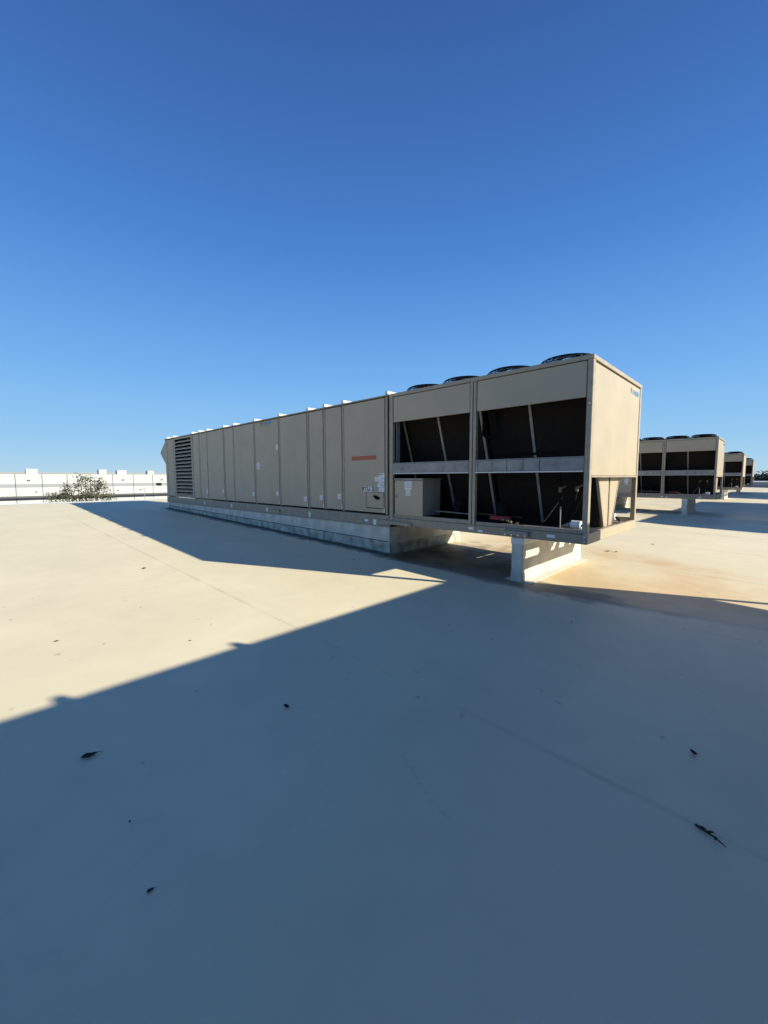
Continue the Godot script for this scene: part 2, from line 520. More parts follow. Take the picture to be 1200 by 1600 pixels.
	# floor pan with open ends, cross members
	var pan := begin()
	for r in [[-3.60, -1.15, -0.06, -2.49], [-1.15, -0.55, -0.06, -1.75], [-1.15, -0.98, -1.75, -2.49], [-0.90, -0.80, -1.75, -2.49], [-0.72, -0.55, -1.75, -2.49], [-0.55, -0.34, -0.06, -2.49]]:
		cbox(pan, Vector3(r[0], 0.10, r[2]), Vector3(r[1], 0.125, r[3]), 0.0)
	obj("floor_pan", pan, M.pan, u)
	for z in [[-0.05, -0.42], [-0.98, -1.18], [-1.22, -1.40], [-1.62, -1.74], [-2.05, -2.22]]:
		box("cross_member", Vector3(-0.338, 0.03, z[0]), Vector3(-0.051, 0.13, z[1]), M.rail, u, 0.004)
	# V of coils
	for s in [1.0, -1.0]:
		var mid := -W / 2
		var fz := func(y: float) -> float: return mid + s * (coil_z(y) - mid)
		for r in [[-3.55, -1.83], [-1.76, -0.14]]:
			var cs := begin()
			prism(cs, [Vector3(r[0], 2.42, fz.call(2.42)), Vector3(r[0], 0.15, fz.call(0.15)), Vector3(r[0], 0.15, fz.call(0.15) - s * 0.11), Vector3(r[0], 2.42, fz.call(2.42) - s * 0.11)], Vector3(r[1] - r[0], 0, 0))
			obj("coil", cs, M.coil, u)
		for x in [-3.60, -2.76, -1.88, -1.02]:
			var sp := begin()
			prism(sp, [Vector3(x - 0.02, 2.42, fz.call(2.42) + s * 0.002), Vector3(x - 0.02, 0.15, fz.call(0.15) + s * 0.002), Vector3(x - 0.02, 0.15, fz.call(0.15) + s * 0.022), Vector3(x - 0.02, 2.42, fz.call(2.42) + s * 0.022)], Vector3(0.04, 0, 0))
			obj("strut", sp, M.galv if x > -3.0 else M.paint_frame, u)
		var ep := begin()
		prism(ep, [Vector3(-0.105, 0.94, mid + s * 0.535), Vector3(-0.105, 0.14, mid + s * 0.175), Vector3(-0.105, 0.14, mid + s * 0.042), Vector3(-0.105, 0.94, mid + s * 0.042)], Vector3(-0.03, 0, 0))
		obj("coil_end_plate", ep, M.paint, u)
		var eg := begin()
		prism(eg, [Vector3(-0.10, 0.94, mid + s * 0.575), Vector3(-0.10, 0.14, mid + s * 0.215), Vector3(-0.10, 0.14, mid + s * 0.177), Vector3(-0.10, 0.94, mid + s * 0.537)], Vector3(-0.04, 0, 0))
		obj("coil_end_edge", eg, M.rail, u)
	box("coil_end_channel", Vector3(-0.118, 0.13, -W / 2 - 0.038), Vector3(-0.14, 0.94, -W / 2 + 0.038), M.rail, u, 0.002)
	# deck and fans
	box("deck", Vector3(-3.655, 2.455, -0.063), Vector3(-0.063, 2.478, -W + 0.063), M.paint_frame, u, 0.0)
	var fm := fan_meshes()
	for row in [-0.66, -1.89]:
		for x in [-0.555, -1.455, -2.36, -3.225]:
			var f := sub("fan", u, Vector3(x, 2.479, row))
			share("collar", fm.collar, M.paint_frame, f)
			share("well", fm.well, M.core, f)
			share("guard", fm.guard, M.black, f)
			share("hub", fm.hub, M.black, f)
			for b in 5:
				share("blade", fm.blade, M.black, f, Vector3.ZERO, TAU * b / 5 + x)
	# control box
	var cb := sub("control_box", u)
	box("case", Vector3(-3.50, 0.206, -0.035), Vector3(-2.832, 0.865, -0.56), M.paint, cb, 0.004)
	box("door", Vector3(-3.51, 0.20, -0.006), Vector3(-2.822, 0.858, -0.034), M.paint, cb, 0.006)
	box("cap", Vector3(-3.515, 0.868, 0.004), Vector3(-2.815, 0.895, -0.57), M.paint_frame, cb, 0.004)
	box("handle", Vector3(-3.475, 0.545, 0.012), Vector3(-3.44, 0.56, -0.005), M.black, cb, 0.003)
	printed("notice", Vector3(-3.17, 0.79, -0.0045), Vector2(0.17, 0.11), M.print, cb)
	printed("notice", Vector3(-3.17, 0.705, -0.0045), Vector2(0.17, 0.04), M.sticker, cb)
	printed("notice", Vector3(-3.17, 0.625, -0.0045), Vector2(0.11, 0.11), M.print, cb)
	for yy in [0.66, 0.47]:
		printed("notice", Vector3(-2.8305, yy, -0.24), Vector2(0.09, 0.14), M.sticker_grey, cb, PI / 2)
	# compressors, lines and small gear in the bays
	for x in [-2.35, -1.45]:
		var c := sub("compressor", u, Vector3(x, 0.125, -0.50 if x < -2 else -0.42))
		var s1 := begin()
		lathe(s1, Vector3.ZERO, [Vector2(0.13, 0.0), Vector2(0.13, 0.05), Vector2(0.115, 0.06), Vector2(0.115, 0.30), Vector2(0.09, 0.37), Vector2(0.0, 0.385)], 18)
		obj("shell", s1, M.black, c)
		box("foot", Vector3(-0.16, 0.0, -0.16), Vector3(0.16, 0.02, 0.16), M.pan, c, 0.003)
		box("terminal_box", Vector3(0.0, 0.14, 0.10), Vector3(0.10, 0.25, 0.15), M.rubber, c, 0.004)
	box("heater_band", Vector3(-1.58, 0.215, -0.20), Vector3(-1.24, 0.285, -0.30), M.red, u, 0.012)
	var tubes := [
		[M.rubber, 0.022, [Vector3(-1.60, 1.97, -0.38), Vector3(-1.56, 1.62, -0.38), Vector3(-1.60, 1.58, -0.38), Vector3(-1.78, 1.58, -0.38), Vector3(-1.82, 1.62, -0.38), Vector3(-1.82, 1.95, -0.38)]],
		[M.rubber, 0.02, [Vector3(-1.69, 1.58, -0.39), Vector3(-1.68, 1.35, -0.42), Vector3(-1.62, 1.28, -0.42), Vector3(-0.62, 1.27, -0.42), Vector3(-0.50, 1.20, -0.42)]],
		[M.rubber, 0.02, [Vector3(-0.59, 1.2, -0.5), Vector3(-0.58, 0.72, -0.55), Vector3(-0.58, 0.53, -0.55), Vector3(-0.44, 0.53, -0.55), Vector3(-0.36, 0.58, -0.55), Vector3(-0.34, 0.72, -0.55), Vector3(-0.36, 1.2, -0.5)]],
		[M.galv, 0.0045, [Vector3(-0.79, 0.22, -0.5), Vector3(-0.55, 0.60, -0.56)]],
		[M.black, 0.007, [Vector3(-0.45, 0.22, -0.5), Vector3(-0.34, 0.40, -0.53), Vector3(-0.26, 0.66, -0.56)]],
		[M.galv, 0.011, [Vector3(-0.58, 0.13, -0.58), Vector3(-0.58, 0.46, -0.58)]],
		[M.copper, 0.014, [Vector3(-3.2, 0.26, -0.7), Vector3(-2.0, 0.26, -0.62), Vector3(-1.2, 0.24, -0.62)]],
		[M.galv, 0.010, [Vector3(-2.75, 0.29, -0.30), Vector3(-1.9, 0.27, -0.30)]],
	]
	for t in tubes:
		var ts := begin()
		tube(ts, t[2], t[1], 7)
		obj("pipe", ts, t[0], u)
	for q in [[-0.58, 0.72], [-0.34, 0.74]]:
		var v := sub("valve", u, Vector3(q[0], q[1], -0.55))
		var vs := begin()
		tube(vs, [Vector3(0, -0.04, 0), Vector3(0, 0.04, 0)], 0.024, 8)
		tube(vs, [Vector3(0, 0, 0), Vector3(0.08, 0.05, 0.02)], 0.007, 6)
		obj("body", vs, M.brass, v)
		box("stem_cap", Vector3(0.07, 0.042, 0.01), Vector3(0.09, 0.06, 0.03), M.brass, v, 0.006)
	for s in [1.0, -1.0]:
		var z: float = -W / 2 + s * (W / 2 - 0.42)
		var fd := sub("filter_drier", u, Vector3(-0.30, 0.215, z))
		var b1 := begin()
		tube(b1, [Vector3(-0.05, 0, 0), Vector3(-0.04, 0, 0), Vector3(0.07, 0.0, 0), Vector3(0.08, 0, 0)], 0.062, 12)
		obj("shell", b1, M.white_part, fd)
		var b2 := begin()
		tube(b2, [Vector3(-0.051, 0, 0), Vector3(-0.20, -0.04, 0.0)], 0.045, 10, 0.015)
		var b3 := begin()
		tube(b3, [Vector3(0.081, 0, 0), Vector3(0.14, -0.05, 0.0), Vector3(0.15, -0.10, 0)], 0.016, 8, 0.012)
		obj("outlet", b3, M.rubber, fd)
		obj("cone", b2, M.galv, fd)
	box("tray", Vector3(-0.95, 0.127, -0.10), Vector3(-0.36, 0.19, -0.12), M.zinc, u, 0.003)
	box("tray", Vector3(-2.6, 0.127, -0.12), Vector3(-1.9, 0.18, -0.14), M.galv, u, 0.003)
	for q in [[-1.33, 0.24, -0.14], [-1.26, 0.235, -0.14], [-1.21, 0.21, -0.14], [-1.10, 0.20, -0.14]]:
		box("fitting", Vector3(q[0], q[1] - 0.02, q[2]), Vector3(q[0] + 0.045, q[1] + 0.015, q[2] - 0.05), M.brass, u, 0.006)
	return u

# ---------------------------------------------------------------- curb and support under a unit (local axes of the unit; ground given in local y)
func make_curb(at: Vector3, turn: float, ground: Callable, label: String) -> Node3D:
	var c := thing("roof_curb", at, label, "roof curb", "white membrane covered curbs under the rooftop units")
	c.rotation.y = turn
	var xs := [-16.12, -12.4, -7.95, -3.66]
	for k in 3:
		var st := begin()
		var a: float = xs[k]
		var b: float = xs[k + 1] - (0.004 if k < 2 else 0.0)
		var ya: float = ground.call(a)
		var yb: float = ground.call(b)
		for z in [[-0.012, -0.10], [-W + 0.10, -W + 0.012]]:
			# upper sheet
			prism(st, [Vector3(a, -0.068, z[0]), Vector3(b, -0.068, z[0]), Vector3(b, yb - 0.03, z[0]), Vector3(a, ya - 0.03, z[0])], Vector3(0, 0, z[1] - z[0]))
		obj("side_flashing", st, M.flash, c)
	# end walls
	for x in [[-3.66, -3.74], [-16.12, -16.04]]:
		var st := begin()
		var g: float = ground.call(x[0]) - 0.03
		cbox(st, Vector3(x[0] + (0.003 if x[0] > -5.0 else -0.003), g, -0.014), Vector3(x[1], -0.069, -W + 0.014), 0.006)
		obj("end_flashing", st, M.flash, c)
	# lower strip that laps over the wall and onto the roof, in pieces with overlaps
	var cuts := [-16.14, -14.3, -11.9, -9.75, -7.2, -4.72, -3.652]
	for k in cuts.size() - 1:
		var a: float = cuts[k]
		var b: float = cuts[k + 1] + 0.02
		if k == cuts.size() - 2: b = -3.652
		var ya: float = ground.call(a)
		var yb: float = ground.call(b)
		var ha: float = clampf((-0.068 - ya) * 0.47, 0.05, 0.25)
		var hb: float = clampf((-0.068 - yb) * 0.47, 0.05, 0.25)
		var st := begin()
		var zz := -0.008 + 0.0025 * (k % 2)
		prism(st, [Vector3(a, ya + ha, zz), Vector3(b, yb + hb, zz), Vector3(b, yb - 0.03, zz), Vector3(a, ya - 0.03, zz)], Vector3(0, 0, -0.003))
		obj("base_flashing", st, M.moss, c)
		var bead := begin()
		prism(bead, [Vector3(a, ya + ha + 0.007, zz + 0.002), Vector3(b, yb + hb + 0.007, zz + 0.002), Vector3(b, yb + hb - 0.006, zz + 0.002), Vector3(a, ya + ha - 0.006, zz + 0.002)], Vector3(0, 0, -0.004))
		obj("sealant_bead", bead, M.rubber, c)
		var toe := begin()
		prism(toe, [Vector3(a, ya - 0.01, zz + 0.13), Vector3(a, ya + 0.008 + 0.002 * (k % 2), zz + 0.128), Vector3(a, ya + 0.012 + 0.002 * (k % 2), zz + 0.02), Vector3(a, ya + 0.035, zz), Vector3(a, ya - 0.01, zz)], Vector3(b - a, yb - ya, 0))
		obj("toe_strip", toe, M.grime, c)
	var g2: float = ground.call(-3.66)
	box("end_lap", Vector3(-3.650, g2 - 0.02, -0.006), Vector3(-3.656, g2 + 0.215, -W + 0.02), M.moss, c, 0.001)
	return c

func make_support(at: Vector3, turn: float, ground: Callable, label: String) -> Node3D:
	var c := thing("support_wall", at, label, "equipment support", "white supports under the condenser ends")
	c.rotation.y = turn
	var g: float = ground.call(-1.0) - 0.03
	box("core_wall", Vector3(-1.085, g, -0.015), Vector3(-0.90, -0.085, -W + 0.02), M.flash, c, 0.015)
	box("cap", Vector3(-1.095, -0.105, -0.008), Vector3(-0.890, -0.002, -W + 0.012), M.edge, c, 0.012)
	var gs := begin()
	prism(gs, [Vector3(-0.899, g, -0.03), Vector3(-0.899, g + 0.17, -0.03), Vector3(-0.894, g + 0.165, -0.03), Vector3(-0.888, g + 0.045, -0.03), Vector3(-0.77, g + 0.034, -0.03), Vector3(-0.77, g, -0.03)], Vector3(0, 0, -W + 0.06))
	obj("base_flashing", gs, M.flash, c)
	var gt := begin()
	prism(gt, [Vector3(-1.086, g, -0.03), Vector3(-1.086, g + 0.17, -0.03), Vector3(-1.091, g + 0.165, -0.03), Vector3(-1.096, g + 0.045, -0.03), Vector3(-1.20, g + 0.034, -0.03), Vector3(-1.20, g, -0.03)], Vector3(0, 0, -W + 0.06))
	obj("base_flashing", gt, M.flash, c)
	return c

# ---------------------------------------------------------------- roof membrane
const TX0 := -22.0
const TX1 := 10.0
const TZ0 := -13.0
const TZ1 := 11.0

func stain_texture() -> ImageTexture:
	var w := 1536
	var h := 1152
	var n1 := FastNoiseLite.new(); n1.seed = 11; n1.frequency = 0.45; n1.fractal_octaves = 5
	var n2 := FastNoiseLite.new(); n2.seed = 12; n2.frequency = 2.2; n2.fractal_octaves = 4
	var clean := Vector3(0.81, 0.685, 0.455)
	var data := PackedByteArray()
	data.resize(w * h * 3)
	var lut := PackedByteArray()
	lut.resize(1025)
	for i in 1025:
		lut[i] = int(clampf(Color(i / 1024.0, 0, 0).linear_to_srgb().r * 255.0 + 0.5, 0, 255))
	var tan_ := Vector3(0.66, 0.46, 0.235)
	var dark := Vector3(0.20, 0.175, 0.13)
	var rust := Vector3(0.11, 0.068, 0.030)
	var at := 0
	for j in h:
		var z := lerpf(TZ0, TZ1, (j + 0.5) / h)
		for i in w:
			var x := lerpf(TX0, TX1, (i + 0.5) / w)
			var a := n1.get_noise_2d(x, z)
			var b := n2.get_noise_2d(x, z)
			var c := clean * (1.0 + 0.075 * a + 0.04 * b)
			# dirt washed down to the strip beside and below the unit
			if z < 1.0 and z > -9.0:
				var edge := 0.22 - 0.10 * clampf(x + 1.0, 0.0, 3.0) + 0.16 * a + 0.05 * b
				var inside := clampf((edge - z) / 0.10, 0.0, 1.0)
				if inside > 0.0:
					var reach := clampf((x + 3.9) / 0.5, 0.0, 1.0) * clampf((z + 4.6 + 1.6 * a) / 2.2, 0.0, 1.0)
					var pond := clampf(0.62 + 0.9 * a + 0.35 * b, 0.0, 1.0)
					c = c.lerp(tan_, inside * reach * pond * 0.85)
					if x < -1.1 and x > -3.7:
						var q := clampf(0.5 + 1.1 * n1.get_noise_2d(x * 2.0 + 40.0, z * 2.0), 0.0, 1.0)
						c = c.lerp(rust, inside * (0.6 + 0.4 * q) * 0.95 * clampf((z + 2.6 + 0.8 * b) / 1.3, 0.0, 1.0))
				# the tide line itself
				var tide := 1.0 - clampf(absf(z - edge + 0.04) / (0.13 + 0.06 * b), 0.0, 1.0)
				if tide > 0.0 and x > -3.9:
					c = c.lerp(dark, tide * clampf(0.62 + 0.8 * b, 0.15, 0.9) * (1.0 if x < 0.5 else clampf(1.6 - x, 0.25, 1.0)))
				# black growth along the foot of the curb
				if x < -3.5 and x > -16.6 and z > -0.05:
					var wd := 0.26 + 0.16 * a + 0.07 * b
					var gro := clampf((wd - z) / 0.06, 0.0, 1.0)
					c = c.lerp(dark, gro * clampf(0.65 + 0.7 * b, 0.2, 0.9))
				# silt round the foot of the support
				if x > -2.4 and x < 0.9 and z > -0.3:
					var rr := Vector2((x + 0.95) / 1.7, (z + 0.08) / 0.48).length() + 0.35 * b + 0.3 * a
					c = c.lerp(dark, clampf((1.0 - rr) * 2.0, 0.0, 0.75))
			# faint dried puddle outlines out in the open
			if z > 1.0:
				var e := absf(a - 0.12)
				if e < 0.02: c *= 1.0 - 0.03 * (1.0 - e / 0.02)
			# a scuffed dirty line beside the lap seam
			var sd := absf(z - 3.44 - 0.01 * a)
			if sd < 0.03:
				var ln := clampf(0.3 + 1.1 * n2.get_noise_2d(x * 0.6, 7.0), 0.0, 1.0)
				c = c.lerp(dark, (1.0 - sd / 0.03) * 0.32 * ln)
			data[at] = lut[int(clampf(c.x, 0, 1) * 1024.0)]
			data[at + 1] = lut[int(clampf(c.y, 0, 1) * 1024.0)]
			data[at + 2] = lut[int(clampf(c.z, 0, 1) * 1024.0)]
			at += 3
	var im := Image.create_from_data(w, h, false, Image.FORMAT_RGB8, data)
	rng.seed = 1234
	for k in 2600:                        # grit and droppings, a pixel or two each
		var px := rng.randi_range(1, w - 3)
		var py := rng.randi_range(1, h - 3)
		var old := im.get_pixel(px, py)
		var to := Color(0.25, 0.22, 0.18) if rng.randf() < 0.6 else Color(0.97, 0.95, 0.9)
		var f := rng.randf_range(0.08, 0.35)
		im.set_pixel(px, py, old.lerp(to, f))
		if rng.randf() < 0.35: im.set_pixel(px + 1, py, old.lerp(to, f * 0.6))
		if rng.randf() < 0.25: im.set_pixel(px, py + 1, old.lerp(to, f * 0.6))
	for k in 90:                          # short scuffs
		var px := rng.randf_range(20, w - 60)
		var py := rng.randf_range(20, h - 60)
		var dir := Vector2.from_angle(rng.randf() * TAU)
		var n := rng.randi_range(6, 26)
		for i in n:
			dir = dir.rotated(rng.randf_range(-0.15, 0.15))
			px += dir.x; py += dir.y
			var ix := clampi(int(px), 0, w - 1)
			var iy := clampi(int(py), 0, h - 1)
			var old := im.get_pixel(ix, iy)
			im.set_pixel(ix, iy, old.lerp(Color(0.45, 0.41, 0.34), 0.10 * rng.randf()))
	return ImageTexture.create_from_image(im)

func make_roof() -> void:
	var m := StandardMaterial3D.new()
	m.albedo_texture = stain_texture()
	m.roughness = 0.62
	m.texture_repeat = false
	var far := mottled(lin(0.85, 0.725, 0.49), 0.65, noise_tex(512, 0.008, Color(0.88, 0.87, 0.85), Color(1, 1, 1), 51, 5), 0.12)
	var roof := Node3D.new()
	roof.name = numbered("roof")
	add_child(roof)
	tag(roof, "cream membrane roof with dirt marks and lap seams", "", "", "structure")
	var wob := FastNoiseLite.new(); wob.seed = 77; wob.frequency = 0.35
	var z1 := 3.44 + 3.05 * 8
	while z1 > -78.0:
		var z0 := z1 - 3.05
		for part in [[-21.6, 10.0, z0 < 10.9 and z0 > -12.9 and z1 < 10.9], [10.0, 45.0, false]]:
			var st := begin()
			var near: bool = part[2]
			var nx := 64 if near else 8
			var zs := [z0 - 0.12, z0 + 0.4, z0 + 1.2, z0 + 2.0, z1 - 0.5, z1 - 0.10, z1 - 0.08, z1]
			var ys := [-0.0005, 0.0, 0.0, 0.0, 0.0, 0.0, 0.0010, 0.0010]
			for i in nx:
				var xa := lerpf(part[0], part[1], float(i) / nx)
				var xb := lerpf(part[0], part[1], float(i + 1) / nx)
				for j in zs.size():
					var q := []
					if j < zs.size() - 1:
						for c in [[xa, j], [xb, j], [xb, j + 1], [xa, j + 1]]:
							var wv := wob.get_noise_2d(c[0], zs[c[1]]) * 0.006 if near and zs[c[1]] < z1 - 0.2 and zs[c[1]] > z0 + 0.1 else 0.0
							q.append(Vector3(c[0], roof_y(c[0]) + ys[c[1]] + wv, zs[c[1]]))
					else:
						for c in [[xa, 0.0010], [xb, 0.0010], [xb, -0.002], [xa, -0.002]]:
							q.append(Vector3(c[0], roof_y(c[0]) + c[1], z1))
					var order := [0, 2, 1, 0, 3, 2] if j == zs.size() - 1 else [0, 1, 2, 0, 2, 3]
					for k in order:
						var v: Vector3 = q[k]
						st.set_uv(Vector2((v.x - TX0) / (TX1 - TX0), (v.z - TZ0) / (TZ1 - TZ0)))
						st.set_smooth_group(0 if j < 5 else -1)
						st.add_vertex(v)
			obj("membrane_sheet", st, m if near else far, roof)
		z1 -= 3.05
	# body of the building below the membrane
	var b := begin()
	prism(b, [Vector3(-21.58, roof_y(-21.58) - 0.02, 27.8), Vector3(44.9, roof_y(44.9) - 0.02, 27.8), Vector3(44.9, -10.2, 27.8), Vector3(-21.58, -10.2, 27.8)], Vector3(0, 0, -104.5))
	var bo := obj("building_walls", b, M.wall_out)
	tag(bo, "pale walls of the building under the membrane roof", "", "", "structure")
	# metal edge along the left side, low parapet at the far side
	var e := begin()
	prism(e, [Vector3(-21.68, roof_y(-21.6) - 0.25, 27.8), Vector3(-21.68, roof_y(-21.6) + 0.03, 27.8), Vector3(-21.50, roof_y(-21.6) + 0.03, 27.8), Vector3(-21.42, roof_y(-21.6) + 0.004, 27.8), Vector3(-21.60, roof_y(-21.6) - 0.01, 27.8)], Vector3(0, 0, -104.5))
	tag(obj("roof_edge", e, M.edge), "white metal edge along the end of the roof", "", "", "structure")
	var pz := -76.9
	var pa := begin()
	prism(pa, [Vector3(-21.6, roof_y(-21.6) - 0.5, pz), Vector3(-21.6, 0.10, pz), Vector3(45, 0.10, pz), Vector3(45, roof_y(45) - 0.5, pz)], Vector3(0, 0, -0.3))
	tag(obj("parapet_wall", pa, M.wh_grey), "low grey parapet at the far edge of the roof", "", "", "structure")
	box("parapet_coping", Vector3(-21.7, 0.102, pz + 0.06), Vector3(45, 0.19, pz - 0.36), M.edge, self, 0.01)
	tag(get_node("parapet_coping"), "white coping on the far grey parapet", "", "", "structure")

# ---------------------------------------------------------------- debris on the roof
func make_leaf(at: Vector2, size: float, turn: float, curl: float, label: String, m: Material) -> void:
	var st := begin()
	st.set_smooth_group(0)
	var n := 8
	var pts := []
	for i in n + 1:
		var t := float(i) / n
		var half := 0.30 * sin(PI * pow(t, 0.8)) * (1.0 + 0.10 * sin(t * 11.0 + turn * 3.0))
		var lift := curl * (pow(t - 0.5, 2.0) * 1.2) + 0.02
		pts.append([Vector3(t - 0.5, lift + curl * half * 0.9, -half), Vector3(t - 0.5, lift, 0), Vector3(t - 0.5, lift + curl * half * 0.7, half * 0.8)])
	for i in n:
		for k in 2:
			var c := Vector3(0, -5, 0)
			quad(st, pts[i][k] * size, pts[i + 1][k] * size, pts[i + 1][k + 1] * size, pts[i][k + 1] * size, c)
	tube(st, [Vector3(0.5, 0.02 + curl * 0.3, 0) * size, Vector3(0.78, 0.03, 0.06) * size], 0.02 * size, 5, 0.008 * size)
	var o := obj("dry_leaf", st, m)
	o.position = Vector3(at.x, roof_y(at.x) + 0.003, at.y)
	o.rotation.y = turn
	tag(o, label, "leaf", "dead leaves lying on the roof")

func make_debris() -> void:
	make_leaf(Vector2(-0.93, 5.36), 0.085, 1.45, 0.45, "dark curled leaf near the left edge in the shade", M.leaf_dry)
	make_leaf(Vector2(-0.56, 4.30), 0.052, 0.2, 1.1, "small round dark leaf in the shade near the sunlit patch", M.leaf_dry)
	make_leaf(Vector2(1.53, 2.84), 0.055, 2.2, 0.9, "hooked dark leaf in the shade near the right edge", M.leaf_dry)
	make_leaf(Vector2(0.13, 5.35), 0.030, 1.5, 0.3, "thin dark scrap of leaf low down in the shade", M.leaf_dry)
	make_leaf(Vector2(-5.57, 3.81), 0.085, 0.1, 0.6, "brown leaf alone on the sunlit roof at left", M.leaf_pale)
	make_leaf(Vector2(-0.74, -3.73), 0.10, 0.4, 0.6, "brown leaf on sunlit roof behind the support, left of two", M.leaf_pale)
	make_leaf(Vector2(-0.60, -3.80), 0.09, 1.4, 0.6, "brown leaf on sunlit roof behind the support, right of two", M.leaf_pale)
	make_leaf(Vector2(-0.26, -5.53), 0.08, 0.3, 0.6, "single leaf on the sunlit roof between the first two units", M.leaf_pale)
	make_leaf(Vector2(0.24, 1.16), 0.035, 1.9, 0.6, "tiny dark leaf in the shade before the support wall", M.leaf_dry)
	make_leaf(Vector2(-0.28, 5.32), 0.016, 0.3, 0.6, "speck of leaf below the curled leaf in the shade", M.leaf_dry)
	make_leaf(Vector2(-3.01, 5.25), 0.04, 1.2, 0.6, "small leaf at the left margin of the sunlit patch", M.leaf_pale)
	make_leaf(Vector2(-3.77, 0.83), 0.06, 2.6, 0.6, "small leaf in the unit's shadow beside the curb corner", M.leaf_dry)
	make_leaf(Vector2(-2.16, 4.35), 0.028, 0.6, 0.6, "tiny leaf on the sunlit patch above the shadow edge", M.leaf_pale)
	# ragged twig of caulk and leaf by the lap seam
	var t := thing("twig", Vector3(1.66, roof_y(1.66) + 0.006, 3.47), "ragged black twig with leaf shreds beside the lap seam", "twig")
	t.rotation.y = -0.35
	var s := begin()
	tube(s, [Vector3(-0.05, 0.004, 0), Vector3(-0.01, 0.010, 0.008), Vector3(0.03, 0.006, 0.0), Vector3(0.075, 0.004, 0.01)], 0.007, 6, 0.002)
	obj("stem", s, M.leaf_dry, t)
	rng.seed = 91
	for k in 9:
		var b := begin()
		var c := Vector3(rng.randf_range(-0.05, 0.045), 0.006, rng.randf_range(-0.006, 0.010))
		var d := Vector3(rng.randf_range(0.012, 0.03), rng.randf_range(0.0, 0.012), rng.randf_range(-0.014, 0.014))
		tube(b, [c, c + d * 0.6 + Vector3(0, 0.006, 0), c + d], 0.005, 5, 0.0015)
		obj("shred", b, M.leaf_dry, t)

# ---------------------------------------------------------------- beyond the roof
func make_warehouse() -> void:
	var w := thing("warehouse", Vector3(-150, -10.0, -20), "long low white warehouse with grey stripe beyond the roof edge", "warehouse")
	var top := 12.2
	var cap := 9.4       # height of the stripe's upper edge
	for k in range(-9, 14):
		var z0 := 20.0 - 3.69 - 5.75 * (k + 1)
		var z1 := z0 + 5.75
		box("wall_panel", Vector3(0, 6.0, z0 + 0.06), Vector3(-0.4, top, z1 - 0.06), M.wh_white, w, 0.03)
		box("grey_stripe", Vector3(0.02, 8.45, z0 + 0.06), Vector3(0.002, cap, z1 - 0.06), M.wh_grey, w, 0.0)
		box("lower_panel", Vector3(0.30, 0.0, z0 + 0.06), Vector3(-0.4, 5.5, z1 - 0.06), M.wh_white, w, 0.03)
		if k % 2 == 0:
			var l := box("wall_lamp", Vector3(0.30, 10.35, (z0 + z1) / 2 - 0.3), Vector3(0.003, 10.62, (z0 + z1) / 2 + 0.3), M.wh_dark, w, 0.05)
			l.set_meta("label", "small dark wall lamp")
	box("joint_backing", Vector3(-0.2, 0, 20 - 3.69 - 5.75 * 14), Vector3(-0.6, top - 0.05, 20 - 3.69 + 5.75 * 9), M.wh_dark, w, 0.0)
	box("canopy", Vector3(1.6, 5.52, 20 - 3.69 - 5.75 * 14), Vector3(-0.3, 5.98, 20 - 3.69 + 5.75 * 9), M.wh_dark, w, 0.05)
	box("roof", Vector3(-0.45, top - 0.3, 20 - 3.69 - 5.75 * 14), Vector3(-90, top + 0.1, 20 - 3.69 + 5.75 * 9), M.wh_roof, w, 0.0)
	box("ridge", Vector3(-28, top + 0.08, 20 - 3.69 - 5.75 * 14), Vector3(-60, top + 0.85, 20 - 3.69 + 5.75 * 9), M.wh_roof, w, 0.4)
	box("window", Vector3(0.04, 8.45, -20.9), Vector3(0.001, 9.4, -19.2), M.glass_dark, w, 0.0)
	for q in [-8.0, -14.4, 11.96, 5.4]:
		box("wall_lamp", Vector3(0.25, 7.1, q - 0.25), Vector3(0.003, 7.3, q + 0.25), M.wh_dark, w, 0.04)
	# gear on its roof
	var n := 0
	for q in [[-7.5, -10.4, 3.9, "leftmost white box on the warehouse roof"], [-26.7, -29.0, 3.9, "second white box on the warehouse roof, above the tree"], [-32.2, -35.1, 3.7, "third white box on the warehouse roof, right of the tree"], [-42.0, -44.2, 3.6, "white box on the warehouse roof beside the long unit"]]:
		var o := thing("roof_box", Vector3(-170, 2.2, (q[0] + q[1]) / 2), q[3], "roof box", "white boxes on the warehouse roof")
		var hw: float = absf(q[0] - q[1]) / 2
		box("case", Vector3(-1.2, 0.0, -hw), Vector3(1.2, q[2] - 2.2, hw), M.wh_white, o, 0.06)
		box("lid", Vector3(-1.3, q[2] - 2.19, -hw - 0.08), Vector3(1.3, q[2] - 2.08, hw + 0.08), M.edge, o, 0.02)
		n += 1
	# light pole between the buildings
	var lp := thing("light_pole", Vector3(-128, -10, -29.5), "thin light pole in front of the warehouse near the long unit", "light pole")
	var s := begin()
	tube(s, [Vector3(0, 0, 0), Vector3(0, 7.9, 0)], 0.12, 8, 0.07)
	obj("pole", s, M.wh_grey, lp)
	box("lamp_head", Vector3(-0.2, 7.85, -0.9), Vector3(0.2, 8.0, 0.9), M.wh_grey, lp, 0.04)

